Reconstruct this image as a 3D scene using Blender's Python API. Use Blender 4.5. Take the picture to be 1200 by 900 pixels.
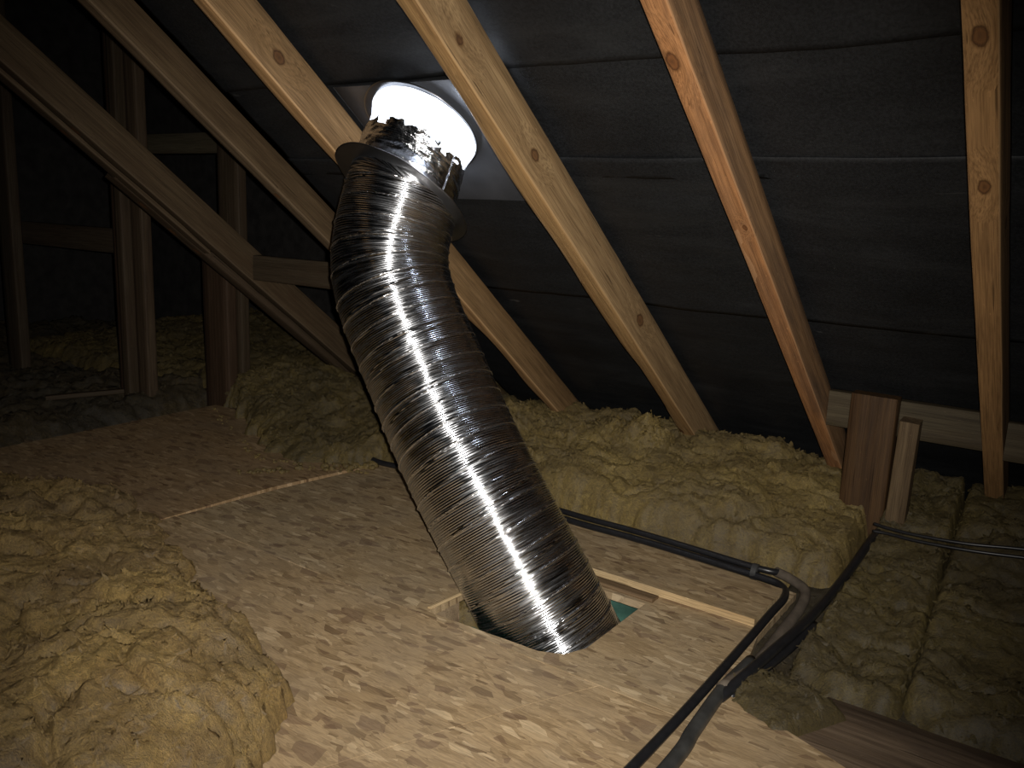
import bpy, bmesh, math, random
import numpy as np
from mathutils import Vector, Matrix

for o in list(bpy.data.objects):
    bpy.data.objects.remove(o)
C = bpy.context.scene.collection
scene = bpy.context.scene
random.seed(4)
rng = np.random.default_rng(4)

# ---------------------------------------------------------------- camera
cam_d = bpy.data.cameras.new('camera')
cam = bpy.data.objects.new('camera', cam_d)
C.objects.link(cam)
RT = Vector((0.81168, 0.58281, 0.03884))
UP = Vector((-0.14698, 0.13945, 0.97926))
FW = Vector((-0.56531, 0.80056, -0.19885))
CAM = Vector((0, 0, 0.9))
m = Matrix((RT, UP, -FW)).transposed().to_4x4()
m.translation = CAM
cam.matrix_world = m
cam_d.sensor_width = 36
cam_d.lens = 36 * 1001.9 / 1200
cam_d.clip_start = 0.02
scene.camera = cam

# ---------------------------------------------------------------- world, light, exposure
w = bpy.data.worlds.new('dark_loft')
scene.world = w
w.use_nodes = True
w.node_tree.nodes['Background'].inputs[0].default_value = (0.55, 0.62, 0.75, 1)
w.node_tree.nodes['Background'].inputs[1].default_value = 0.0015

def add_light(name, kind, loc, aim, energy, color, **kw):
    d = bpy.data.lights.new(name, kind)
    d.energy = energy
    d.color = color
    for k, v in kw.items():
        setattr(d, k, v)
    o = bpy.data.objects.new(name, d)
    C.objects.link(o)
    o.location = loc
    o.rotation_euler = (Vector(aim) - Vector(loc)).to_track_quat('-Z', 'Y').to_euler()
    return o

# the phone's lamp beside its lens, and daylight leaking round the sun pipe's roof ring
FL = CAM + RT * 0.022 + UP * 0.012
AIM = FL + FW * 2 - RT * 0.1 - UP * 0.06
add_light('phone_lamp', 'SPOT', FL, AIM, 150, (1.0, 0.95, 0.88), spot_size=math.radians(84), spot_blend=1.0, shadow_soft_size=0.006)
add_light('daylight_leak', 'POINT', (-1.3448, 1.5883, 1.0641), (-1.3765, 1.4824, 0.9), 0.5, (0.80, 0.87, 1.0), shadow_soft_size=0.02)

scene.view_settings.view_transform = 'Standard'
scene.view_settings.look = 'None'
scene.view_settings.exposure = 0.0
scene.view_settings.gamma = 1.0
scene.view_settings.use_curve_mapping = False

# ---------------------------------------------------------------- roof frame of reference
TH = 0.65167
NV = Vector((0, math.sin(TH), math.cos(TH)))      # out through the roof
RD = Vector((0, math.cos(TH), -math.sin(TH)))     # down the slope
def roof(x, s, D):
    return CAM + Vector((x, 0, 0)) + NV * D + RD * s

# ---------------------------------------------------------------- numpy noise
_perm = rng.permutation(4096)
def _h(i, j, k, seed):
    return _perm[(_perm[(_perm[(i + seed * 131) & 4095] + j) & 4095] + k) & 4095]
_g = rng.normal(size=(4096, 3))
_g /= np.linalg.norm(_g, axis=1)[:, None]
def perlin(x, y, z, seed=0):
    x, y, z = np.broadcast_arrays(np.asarray(x, float), np.asarray(y, float), np.asarray(z, float))
    i, j, k = np.floor(x).astype(int), np.floor(y).astype(int), np.floor(z).astype(int)
    fx, fy, fz = x - i, y - j, z - k
    u, v, t = [q * q * q * (q * (q * 6 - 15) + 10) for q in (fx, fy, fz)]
    def c(a, b, e):
        g = _g[_h(i + a, j + b, k + e, seed)]
        return g[..., 0] * (fx - a) + g[..., 1] * (fy - b) + g[..., 2] * (fz - e)
    l = lambda a, b, s: a + (b - a) * s
    return l(l(l(c(0, 0, 0), c(1, 0, 0), u), l(c(0, 1, 0), c(1, 1, 0), u), v),
             l(l(c(0, 0, 1), c(1, 0, 1), u), l(c(0, 1, 1), c(1, 1, 1), u), v), t) * 1.5
def fbm(x, y, z, n=4, seed=0):
    s, a = 0, 1
    for q in range(n):
        s = s + a * perlin(x, y, z, seed + q)
        x, y, z, a = x * 2.03, y * 2.03, z * 2.03, a * .5
    return s
def billow(x, y, z, n=4, seed=0):
    s, a = 0, 1
    for q in range(n):
        s = s + a * (np.abs(perlin(x, y, z, seed + q)) * 2.2 - .5)
        x, y, z, a = x * 2.03, y * 2.03, z * 2.03, a * .5
    return s

# ---------------------------------------------------------------- object helpers
def link(name, me, mat=None, parent=None):
    o = bpy.data.objects.new(name, me)
    C.objects.link(o)
    if mat:
        me.materials.append(mat)
    if parent:
        o.parent = parent
    return o
def tag(o, label=None, cat=None, group=None, kind=None):
    if label: o['label'] = label
    if cat: o['category'] = cat
    if group: o['group'] = group
    if kind: o['kind'] = kind
    return o
def empty(name, loc=(0, 0, 0)):
    o = bpy.data.objects.new(name, None)
    o.empty_display_size = .1
    C.objects.link(o)
    o.location = loc
    return o
def mesh_from(name, V, F, mat=None, parent=None, smooth=True):
    me = bpy.data.meshes.new(name)
    V = np.asarray(V, dtype=np.float32)
    F = np.asarray(F, dtype=np.int32)
    me.vertices.add(len(V))
    me.vertices.foreach_set('co', V.ravel())
    k = F.shape[1]
    me.loops.add(F.size)
    me.loops.foreach_set('vertex_index', F.ravel())
    me.polygons.add(len(F))
    me.polygons.foreach_set('loop_start', np.arange(0, F.size, k, dtype=np.int32))
    me.polygons.foreach_set('loop_total', np.full(len(F), k, dtype=np.int32))
    me.update(calc_edges=True)
    if smooth:
        me.polygons.foreach_set('use_smooth', np.ones(len(F), dtype=bool))
    me.validate()
    if parent is not None:      # keep world coordinates under a moved parent
        me.transform(Matrix.Translation(-parent.location))
    return link(name, me, mat, parent)
def grid_faces(nu, nv, wrap=False):
    i = np.arange(nu - 1)[:, None]
    if wrap:
        j = np.arange(nv)[None, :]
        j2 = (j + 1) % nv
    else:
        j = np.arange(nv - 1)[None, :]
        j2 = j + 1
    return np.stack([i * nv + j, (i + 1) * nv + j, (i + 1) * nv + j2, i * nv + j2], -1).reshape(-1, 4)

# ---------------------------------------------------------------- material helpers
def new_mat(name):
    m = bpy.data.materials.new(name)
    m.use_nodes = True
    nt = m.node_tree
    b = nt.nodes['Principled BSDF']
    return m, nt, b
def N(nt, typ, **kw):
    n = nt.nodes.new(typ)
    for k, v in kw.items():
        if k in n.inputs.keys():
            n.inputs[k].default_value = v
        else:
            setattr(n, k, v)
    return n
def mapping(nt, scale=(1, 1, 1), rot=(0, 0, 0), loc=(0, 0, 0), src=None):
    mp = N(nt, 'ShaderNodeMapping')
    mp.inputs['Scale'].default_value = scale
    mp.inputs['Rotation'].default_value = rot
    mp.inputs['Location'].default_value = loc
    if src is None:
        src = nt.nodes.new('ShaderNodeTexCoord').outputs['Object']
    nt.links.new(src, mp.inputs['Vector'])
    return mp.outputs[0]
def noise(nt, vec, scale, detail=4, rough=.55, dist=0.0):
    n = N(nt, 'ShaderNodeTexNoise')
    n.inputs['Scale'].default_value = scale
    n.inputs['Detail'].default_value = detail
    n.inputs['Roughness'].default_value = rough
    n.inputs['Distortion'].default_value = dist
    nt.links.new(vec, n.inputs['Vector'])
    return n
def ramp(nt, src, stops):
    r = nt.nodes.new('ShaderNodeValToRGB')
    e = r.color_ramp.elements
    while len(e) < len(stops):
        e.new(.5)
    for q, (p, c) in zip(e, stops):
        q.position = p
        q.color = (*c, 1) if len(c) == 3 else c
    nt.links.new(src, r.inputs[0])
    return r.outputs[0]
def mix(nt, fac, a, b, blend='MIX'):
    n = nt.nodes.new('ShaderNodeMix')
    n.data_type = 'RGBA'
    n.blend_type = blend
    for i, v in ((0, fac), (6, a), (7, b)):
        if hasattr(v, 'links'):
            nt.links.new(v, n.inputs[i])
        elif i == 0:
            n.inputs[0].default_value = v
        else:
            n.inputs[i].default_value = (*v, 1)
    return n.outputs[2]
def math_(nt, op, a, b=None, c=None):
    n = nt.nodes.new('ShaderNodeMath')
    n.operation = op
    for i, v in enumerate((a, b, c)):
        if v is None: continue
        if hasattr(v, 'links'):
            nt.links.new(v, n.inputs[i])
        else:
            n.inputs[i].default_value = v
    return n.outputs[0]
def bump(nt, bsdf, h, strength, dist):
    b = nt.nodes.new('ShaderNodeBump')
    b.inputs['Strength'].default_value = strength
    b.inputs['Distance'].default_value = dist
    nt.links.new(h, b.inputs['Height'])
    nt.links.new(b.outputs[0], bsdf.inputs['Normal'])
    return b

def wood(name, light, dark, stain=(.06, .035, .02), stain_amt=.35, seed=0, knots=(), rough=.7, grain=1.0, spec=.25, face=None):
    """sawn timber, grain along local X; knots = (x, y, z, radius) in local coordinates"""
    m, nt, b = new_mat(name)
    off = (seed * 3.71, seed * 1.37, seed * .91)
    tc = nt.nodes.new('ShaderNodeTexCoord').outputs['Object']
    v = mapping(nt, (1, 1, 1), src=tc)
    # the rings bend round every knot
    for k in knots:
        d = nt.nodes.new('ShaderNodeVectorMath'); d.operation = 'SUBTRACT'
        nt.links.new(tc, d.inputs[0]); d.inputs[1].default_value = k[:3]
        ln = nt.nodes.new('ShaderNodeVectorMath'); ln.operation = 'LENGTH'
        sc = nt.nodes.new('ShaderNodeVectorMath'); sc.operation = 'MULTIPLY'
        nt.links.new(d.outputs[0], sc.inputs[0]); sc.inputs[1].default_value = (.45, 1, 1)
        nt.links.new(sc.outputs[0], ln.inputs[0])
        f = N(nt, 'ShaderNodeMapRange')
        f.inputs[1].default_value = 0; f.inputs[2].default_value = k[3] * 4.5
        f.inputs[3].default_value = .02; f.inputs[4].default_value = 0
        nt.links.new(ln.outputs['Value'], f.inputs[0])
        ad = nt.nodes.new('ShaderNodeVectorMath'); ad.operation = 'ADD'
        cb = nt.nodes.new('ShaderNodeCombineXYZ')
        nt.links.new(f.outputs[0], cb.inputs[1]); nt.links.new(f.outputs[0], cb.inputs[2])
        nt.links.new(v, ad.inputs[0]); nt.links.new(cb.outputs[0], ad.inputs[1])
        v = ad.outputs[0]
    vg = mapping(nt, (1.1, 24, 24), loc=off, src=v)
    broad = noise(nt, vg, 1.0, 3, .5, .6)
    vr = mapping(nt, (.35, 11, 11), loc=off, src=v)
    wv = N(nt, 'ShaderNodeTexWave', wave_type='RINGS', rings_direction='X')
    wv.inputs['Scale'].default_value = 1.6
    wv.inputs['Distortion'].default_value = 5
    wv.inputs['Detail'].default_value = 3
    wv.inputs['Detail Scale'].default_value = .8
    nt.links.new(vr, wv.inputs['Vector'])
    vf = mapping(nt, (9, 420, 420), loc=off, src=v)
    fine = noise(nt, vf, 1.0, 3, .6)
    col = ramp(nt, broad.outputs[0], [(.3, dark), (.62, light)])
    col = mix(nt, math_(nt, 'MULTIPLY', wv.outputs['Fac'], .22 * grain), col, tuple(c * .62 for c in dark))
    fr = ramp(nt, fine.outputs[0], [(.32, (.5, .48, .46)), (.6, (1.12, 1.12, 1.1))])
    col = mix(nt, .8, col, fr, 'MULTIPLY')
    vs = mapping(nt, (2.2, 14, 14), loc=(off[1], off[2], off[0]), src=v)
    st = noise(nt, vs, 1.0, 5, .65, .4)
    col = mix(nt, math_(nt, 'MULTIPLY', ramp(nt, st.outputs[0], [(.46, (0, 0, 0)), (.66, (1, 1, 1))]), stain_amt), col, stain)
    # thin dark splits
    vc = mapping(nt, (5, 150, 150), loc=(off[2], off[0], off[1]), src=v)
    cr = noise(nt, vc, 1.0, 2, .5, .2)
    crk = ramp(nt, cr.outputs[0], [(.25, (1, 1, 1)), (.31, (0, 0, 0))])
    col = mix(nt, math_(nt, 'MULTIPLY', crk, .8), col, tuple(c * .3 for c in dark))
    # pale specks of dust and splinter
    sp = noise(nt, mapping(nt, (60, 170, 170), loc=off, src=tc), 1.0, 2, .5)
    spk = ramp(nt, sp.outputs[0], [(.7, (0, 0, 0)), (.76, (1, 1, 1))])
    col = mix(nt, math_(nt, 'MULTIPLY', spk, .35), col, tuple(min(1, c * 1.6) for c in light))
    for k in knots:
        d = nt.nodes.new('ShaderNodeVectorMath'); d.operation = 'SUBTRACT'
        nt.links.new(tc, d.inputs[0]); d.inputs[1].default_value = k[:3]
        sc = nt.nodes.new('ShaderNodeVectorMath'); sc.operation = 'MULTIPLY'
        nt.links.new(d.outputs[0], sc.inputs[0]); sc.inputs[1].default_value = (.55, 1, .8)
        ln = nt.nodes.new('ShaderNodeVectorMath'); ln.operation = 'LENGTH'
        nt.links.new(sc.outputs[0], ln.inputs[0])
        kn = noise(nt, mapping(nt, (90, 90, 90), src=tc), 1.0, 2)
        dist = math_(nt, 'ADD', ln.outputs['Value'], math_(nt, 'MULTIPLY', math_(nt, 'SUBTRACT', kn.outputs[0], .5), k[3] * .5))
        f = math_(nt, 'DIVIDE', dist, k[3])
        kc = ramp(nt, math_(nt, 'MULTIPLY', f, .5), [(.0, (.1, .045, .02)), (.3, (.2, .09, .035)), (.44, (.06, .025, .012)), (.5, (.16, .08, .03))])
        msk = ramp(nt, math_(nt, 'MULTIPLY', f, .5), [(.46, (1, 1, 1)), (.62, (0, 0, 0))])
        col = mix(nt, math_(nt, 'MULTIPLY', msk, .85), col, kc)
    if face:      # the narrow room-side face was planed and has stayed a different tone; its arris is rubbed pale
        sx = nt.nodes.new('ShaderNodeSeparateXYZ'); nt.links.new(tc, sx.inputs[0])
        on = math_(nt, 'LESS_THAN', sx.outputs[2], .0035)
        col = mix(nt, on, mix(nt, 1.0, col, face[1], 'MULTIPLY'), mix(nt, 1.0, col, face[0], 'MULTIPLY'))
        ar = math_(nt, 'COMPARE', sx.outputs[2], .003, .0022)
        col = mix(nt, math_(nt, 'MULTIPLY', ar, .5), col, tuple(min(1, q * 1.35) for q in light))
    nt.links.new(col, b.inputs['Base Color'])
    b.inputs['Roughness'].default_value = rough
    b.inputs['Specular IOR Level'].default_value = spec
    h = math_(nt, 'ADD', math_(nt, 'MULTIPLY', fine.outputs[0], .6), math_(nt, 'SUBTRACT', math_(nt, 'MULTIPLY', wv.outputs['Fac'], .4), crk))
    bump(nt, b, h, .6, .0015)
    return m

def osb_mat(name, tint=(1, 1, 1), seed=0, edge=False):
    m, nt, b = new_mat(name)
    tc = nt.nodes.new('ShaderNodeTexCoord').outputs['Object']
    wn = noise(nt, tc, 9, 3)
    ad = nt.nodes.new('ShaderNodeVectorMath'); ad.operation = 'MULTIPLY_ADD'
    nt.links.new(wn.outputs['Color'], ad.inputs[0]); ad.inputs[1].default_value = (.03, .03, .03); nt.links.new(tc, ad.inputs[2])
    tcd = ad.outputs[0]
    col = None; hgt = None
    for q, (rot, sc) in enumerate(((.15, 85), (1.1, 110), (2.2, 78), (-.5, 130), (.6, 66))):
        v = mapping(nt, (sc * .3, sc, sc), rot=(0, 0, rot), loc=(seed + q * 3.3, q * 1.7, 0), src=tcd)
        vo = N(nt, 'ShaderNodeTexVoronoi', feature='F1', voronoi_dimensions='2D')
        vo.inputs['Scale'].default_value = 1
        nt.links.new(v, vo.inputs['Vector'])
        sp = nt.nodes.new('ShaderNodeSeparateColor')
        nt.links.new(vo.outputs['Color'], sp.inputs[0])
        c = ramp(nt, sp.outputs[0], [(0, (.24, .16, .085)), (.08, (.37, .265, .145)), (.45, (.46, .335, .19)), (.88, (.52, .385, .225)), (1, (.68, .53, .33))])
        fib = noise(nt, mapping(nt, (22, 330, 330), rot=(0, 0, rot), src=tcd), 1, 3, .6)
        c = mix(nt, .6, c, ramp(nt, fib.outputs[0], [(.3, (.5, .47, .44)), (.6, (1.15, 1.14, 1.12))]), 'MULTIPLY')
        hh = math_(nt, 'ADD', sp.outputs[1], math_(nt, 'MULTIPLY', fib.outputs[0], .5))
        if col is None:
            col, hgt = c, hh
        else:
            sel = math_(nt, 'GREATER_THAN', sp.outputs[2], .55)
            col = mix(nt, sel, col, c)
            hm = nt.nodes.new('ShaderNodeMix')
            nt.links.new(sel, hm.inputs[0]); nt.links.new(hgt, hm.inputs[2]); nt.links.new(hh, hm.inputs[3])
            hgt = hm.outputs[0]
    # dark resin-soaked flakes and dust
    for (rot, sc, lo) in ((.3, 34, .972), (1.9, 52, .965), (-.8, 80, .955)):
        v = mapping(nt, (sc * .5, sc, sc), rot=(0, 0, rot), loc=(seed * 2.1, sc, 0), src=tcd)
        vo = N(nt, 'ShaderNodeTexVoronoi', feature='F1', voronoi_dimensions='2D')
        vo.inputs['Scale'].default_value = 1
        nt.links.new(v, vo.inputs['Vector'])
        sp = nt.nodes.new('ShaderNodeSeparateColor'); nt.links.new(vo.outputs['Color'], sp.inputs[0])
        col = mix(nt, math_(nt, 'MULTIPLY', math_(nt, 'GREATER_THAN', sp.outputs[0], lo), .55), col, (.17, .10, .06))
    du = noise(nt, tc, 5, 4, .6)
    col = mix(nt, math_(nt, 'MULTIPLY', ramp(nt, du.outputs[0], [(.4, (0, 0, 0)), (.7, (1, 1, 1))]), .35), col, (.36, .30, .22))
    col = mix(nt, 1.0, col, tint, 'MULTIPLY')
    nt.links.new(col, b.inputs['Base Color'])
    b.inputs['Roughness'].default_value = .62
    b.inputs['Specular IOR Level'].default_value = .3
    bump(nt, b, hgt, .75, .0014)
    return m

def wool_mat(name, a, c, dirt, dirt_amt, seed=0):
    m, nt, b = new_mat(name)
    tc = nt.nodes.new('ShaderNodeTexCoord').outputs['Object']
    n1 = noise(nt, mapping(nt, (1, 1, 1.6), loc=(seed, 0, 0), src=tc), 7, 5, .6, .8)
    n2 = noise(nt, mapping(nt, (1, 1, 1), loc=(0, seed, 0), src=tc), 30, 8, .72, 1.2)
    n3 = noise(nt, mapping(nt, (1, 2.4, 1), loc=(0, 0, seed), src=tc), 190, 4, .7, 1.2)
    dn = noise(nt, mapping(nt, (1, 1, 1), loc=(seed, seed, 0), src=tc), 2.6, 5, .62, .5)
    col = ramp(nt, n1.outputs[0], [(.3, a), (.68, c)])
    col = mix(nt, .7, col, ramp(nt, n2.outputs[0], [(.3, (.42, .40, .36)), (.65, (1.25, 1.24, 1.2))]), 'MULTIPLY')
    col = mix(nt, .7, col, ramp(nt, n3.outputs[0], [(.35, (.45, .42, .38)), (.6, (1.25, 1.25, 1.2))]), 'MULTIPLY')
    col = mix(nt, math_(nt, 'MULTIPLY', ramp(nt, dn.outputs[0], [(.38, (0, 0, 0)), (.62, (1, 1, 1))]), dirt_amt), col, dirt)
    sp = noise(nt, tc, 320, 2, .5)
    col = mix(nt, math_(nt, 'MULTIPLY', ramp(nt, sp.outputs[0], [(.72, (0, 0, 0)), (.78, (1, 1, 1))]), .5), col, tuple(min(1, q * 1.7) for q in c))
    nt.links.new(col, b.inputs['Base Color'])
    b.inputs['Roughness'].default_value = .95
    b.inputs['Specular IOR Level'].default_value = .1
    b.inputs['Sheen Weight'].default_value = .15
    h = math_(nt, 'ADD', math_(nt, 'MULTIPLY', n2.outputs[0], 1.4), math_(nt, 'MULTIPLY', n3.outputs[0], .55))
    bump(nt, b, h, 1.0, .022)
    return m

def plain(name, col, rough=.5, metal=0, spec=.5, var=.2, scale=30, bmp=0.0):
    m, nt, b = new_mat(name)
    tc = nt.nodes.new('ShaderNodeTexCoord').outputs['Object']
    n = noise(nt, tc, scale, 4)
    c = ramp(nt, n.outputs[0], [(.3, tuple(q * (1 - var) for q in col)), (.7, tuple(min(1, q * (1 + var)) for q in col))])
    nt.links.new(c, b.inputs['Base Color'])
    b.inputs['Roughness'].default_value = rough
    b.inputs['Metallic'].default_value = metal
    b.inputs['Specular IOR Level'].default_value = spec
    if bmp: bump(nt, b, n.outputs[0], .5, bmp)
    return m

# felt
felt_m, nt, b = new_mat('roofing_felt')
tc = nt.nodes.new('ShaderNodeTexCoord').outputs['Object']
n1 = noise(nt, tc, 3.2, 5, .6)
n2 = noise(nt, tc, 160, 3, .6)
n3 = noise(nt, mapping(nt, (2.0, 9, 9), src=tc), 1, 5, .65, .6)
col = ramp(nt, n1.outputs[0], [(.3, (.0115, .0122, .0135)), (.7, (.021, .022, .0235))])
col = mix(nt, .8, col, ramp(nt, n2.outputs[0], [(.35, (.6, .6, .6)), (.65, (1.3, 1.3, 1.3))]), 'MULTIPLY')
col = mix(nt, ramp(nt, n3.outputs[0], [(.5, (0, 0, 0)), (.85, (.5, .5, .5))]), col, (.045, .046, .046))
sc = noise(nt, mapping(nt, (5, 16, 16), src=tc), 1, 3, .5, .3)
col = mix(nt, math_(nt, 'MULTIPLY', ramp(nt, sc.outputs[0], [(.72, (0, 0, 0)), (.77, (1, 1, 1))]), .35), col, (.15, .145, .14))
nt.links.new(col, b.inputs['Base Color'])
b.inputs['Roughness'].default_value = .55
b.inputs['Specular IOR Level'].default_value = .25
bump(nt, b, math_(nt, 'ADD', n2.outputs[0], math_(nt, 'MULTIPLY', n3.outputs[0], 2)), .25, .002)

# sun pipe metals
def foil(name, col, rough, crinkle, scale, sx=1.0, dist=.002, streak=True):
    m, nt, b = new_mat(name)
    uv = nt.nodes.new('ShaderNodeTexCoord').outputs['UV']
    tc = nt.nodes.new('ShaderNodeTexCoord').outputs['Object']
    n1 = noise(nt, mapping(nt, (sx, 1, 1), src=uv), scale, 5, .6, .4)
    n2 = noise(nt, mapping(nt, (8, 150, 1), src=uv), 1, 3, .7)
    b.inputs['Metallic'].default_value = 1
    c = ramp(nt, n2.outputs[0], [(.3, tuple(q * .55 for q in col)), (.6, col)]) if streak else None
    if c is not None:
        nt.links.new(c, b.inputs['Base Color'])
        nt.links.new(ramp(nt, n2.outputs[0], [(.3, (rough * 2.2,) * 3), (.6, (rough * .6,) * 3)]), b.inputs['Roughness'])
    else:
        b.inputs['Base Color'].default_value = (*col, 1)
        b.inputs['Roughness'].default_value = rough
    bump(nt, b, n1.outputs[0], crinkle, dist)
    return m
duct_m = foil('aluminium_duct', (.70, .72, .76), .18, .12, 14, .35)
collar_m = foil('bright_collar_foil', (.72, .74, .78), .16, .7, 14, 1.6, .004)
flange_m = plain('grey_flange_metal', (.33, .33, .34), .32, 1, .5, .12, 14)
glow_m, nt, b = new_mat('collar_glow_emission')
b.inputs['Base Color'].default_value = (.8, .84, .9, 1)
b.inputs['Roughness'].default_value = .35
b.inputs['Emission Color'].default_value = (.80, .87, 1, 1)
b.inputs['Emission Strength'].default_value = 2.2  # self-glow stands in for daylight glare on the collar; no lamp here

osb1 = osb_mat('osb_flakes_warm', (1, 1, 1), 0)
osb2 = osb_mat('osb_flakes_front', (1.03, 1.0, .97), 4)
osb3 = osb_mat('osb_flakes_far', (.92, .84, .78), 8)
osb4 = osb_mat('osb_flakes_dusty', (.88, .87, .85), 12)
cut_m = wood('cut_board_edge', (.72, .55, .32), (.5, .34, .17), stain_amt=.15, seed=9)
wool_y = wool_mat('yellow_wool', (0.394, 0.276, 0.086), (0.601, 0.440, 0.147), (.19, .14, .07), .5, 1)
wool_b = wool_mat('brown_wool', (0.506, 0.324, 0.119), (0.814, 0.562, 0.199), (.28, .19, .10), .55, 5)
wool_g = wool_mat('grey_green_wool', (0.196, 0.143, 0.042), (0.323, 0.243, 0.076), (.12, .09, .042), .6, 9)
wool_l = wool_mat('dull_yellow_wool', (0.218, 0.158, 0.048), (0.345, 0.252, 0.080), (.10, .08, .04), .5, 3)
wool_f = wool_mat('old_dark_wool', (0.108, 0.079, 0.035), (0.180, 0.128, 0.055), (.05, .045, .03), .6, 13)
cable_m = plain('black_cable_sheath', (.016, .016, .018), .33, 0, .5, .2, 60)
conduit_m = plain('grey_black_conduit', (.05, .05, .048), .42, 0, .5, .35, 25, .0006)
brown_cab = plain('dusty_brown_sleeve', (.13, .105, .08), .7, 0, .3, .3, 30, .001)
board_green = plain('green_plasterboard', (.10, .24, .19), .8, 0, .2, .35, 18)
brick_m = plain('dark_blockwork', (.05, .047, .045), .9, 0, .1, .3, 12, .003)

# ---------------------------------------------------------------- setting
me = bpy.data.meshes.new('floor')
bm = bmesh.new()
bmesh.ops.create_cube(bm, size=1, matrix=Matrix.Translation((-1.9, 1.4, -.1075)) @ Matrix.Diagonal((9.4, 5.6, .012, 1)))
bm.to_mesh(me); bm.free()
tag(link('floor', me, board_green), 'ceiling plasterboard seen down through the hatch', kind='structure')

def boxm(name, lo, hi, mat, parent=None):
    me = bpy.data.meshes.new(name)
    bm = bmesh.new()
    lo, hi = Vector(lo), Vector(hi)
    c, s = (lo + hi) / 2, hi - lo
    bmesh.ops.create_cube(bm, size=1, matrix=Matrix.Translation(c) @ Matrix.Diagonal((*s, 1)))
    bm.to_mesh(me); bm.free()
    return link(name, me, mat, parent)
tag(boxm('wall_left', (-6.65, -1.4, -.1), (-6.5, 4.2, 3.2), brick_m), kind='structure')

# felt: lapped strips sagging between the rafters, edges straight across the slope
ceil = empty('ceiling')
tag(ceil, kind='structure')
RAFX = [-3.2825, -2.1495, -1.7471, -1.1828, -0.6989, -0.2404, 0.2435, 0.7306]
def felt_strip(s0, s1, D, x0, x1, seed):
    nu, nv = int((x1 - x0) / .012), max(12, int((s1 - s0) / .015))
    x = np.linspace(x0, x1, nu)[:, None] * np.ones((1, nv))
    s = s0 + (s1 - s0) * np.linspace(0, 1, nv)[None, :] * np.ones((nu, 1))
    sag = np.zeros_like(x)
    for a, c in zip(RAFX[:-1], RAFX[1:]):
        mid = (x > a) & (x < c)
        t = (x - a - .02) / (c - a)
        sag = np.where(mid, np.sin(np.clip(t, 0, 1) * np.pi) * .006, sag)
    frac = (s - s0) / (s1 - s0)
    wav = fbm(x * 1.5, s * 6, seed, 3, seed) * .006 + fbm(x * 4, s * 14, seed + 3, 3, seed + 7) * .0025
    edge = perlin(x * 3, 0 * x, seed + .5, seed + 2) * .012 + perlin(x * 11, 0 * x, seed + .5, seed + 2) * .003
    s = s + edge * (frac > .6) * frac
    Dd = D - sag * .6 + np.maximum(wav, -.004) * .7 - .003 * np.clip((frac - .9) / .1, 0, 1)
    nvv, rdv = np.array(NV), np.array(RD)
    P = np.array(CAM) + x[..., None] * np.array([1, 0, 0]) + Dd[..., None] * nvv + s[..., None] * rdv
    top = P.reshape(-1, 3)
    V = np.vstack([top, top + nvv * .0025])
    F = grid_faces(nu, nv)
    F2 = F[:, ::-1] + nu * nv
    rim = []
    idx = np.arange(nu * nv).reshape(nu, nv)
    for line in (idx[:, -1], idx[::-1, 0], idx[0, :], idx[-1, ::-1]):
        for a, c in zip(line[:-1], line[1:]):
            rim.append((a, c, c + nu * nv, a + nu * nv))
    return mesh_from('felt_strip', V, np.vstack([F, F2, np.array(rim)]), felt_m, ceil)
felt_strip(-1.6942, -0.2118, 1.1944, -2.1389, 1.2706, 1)
felt_strip(-0.3177, 1.0642, 1.1881, -2.1389, 1.2706, 2)
felt_strip(0.9848, 1.4136, 1.1923, -2.1389, 1.2706, 3)
felt_strip(1.3448, 1.9748, 1.187, -2.1389, 1.2706, 4)
felt_strip(1.906, 3.1237, 1.1912, -2.1389, 1.2706, 5)

# opposite dark roof slope of the cross loft to the left (seen only as black)
me = bpy.data.meshes.new('ceiling')
V = [(-2.75, -1.4, 2.45), (-6.5, -1.4, 2.45), (-6.5, 3.9, 2.3), (-2.75, 3.9, 2.3)]
V += [(x, y, z + .03) for x, y, z in V]
me.from_pydata(V, [], [(0, 1, 2, 3), (7, 6, 5, 4), (0, 4, 5, 1), (1, 5, 6, 2), (2, 6, 7, 3), (3, 7, 4, 0)])
o = link('ceiling', me, felt_m); tag(o, kind='structure')
tag(boxm('wall_back', (-6.5, 3.9, -.1), (1.2, 4.0, 2.4), brick_m), kind='structure')

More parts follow.
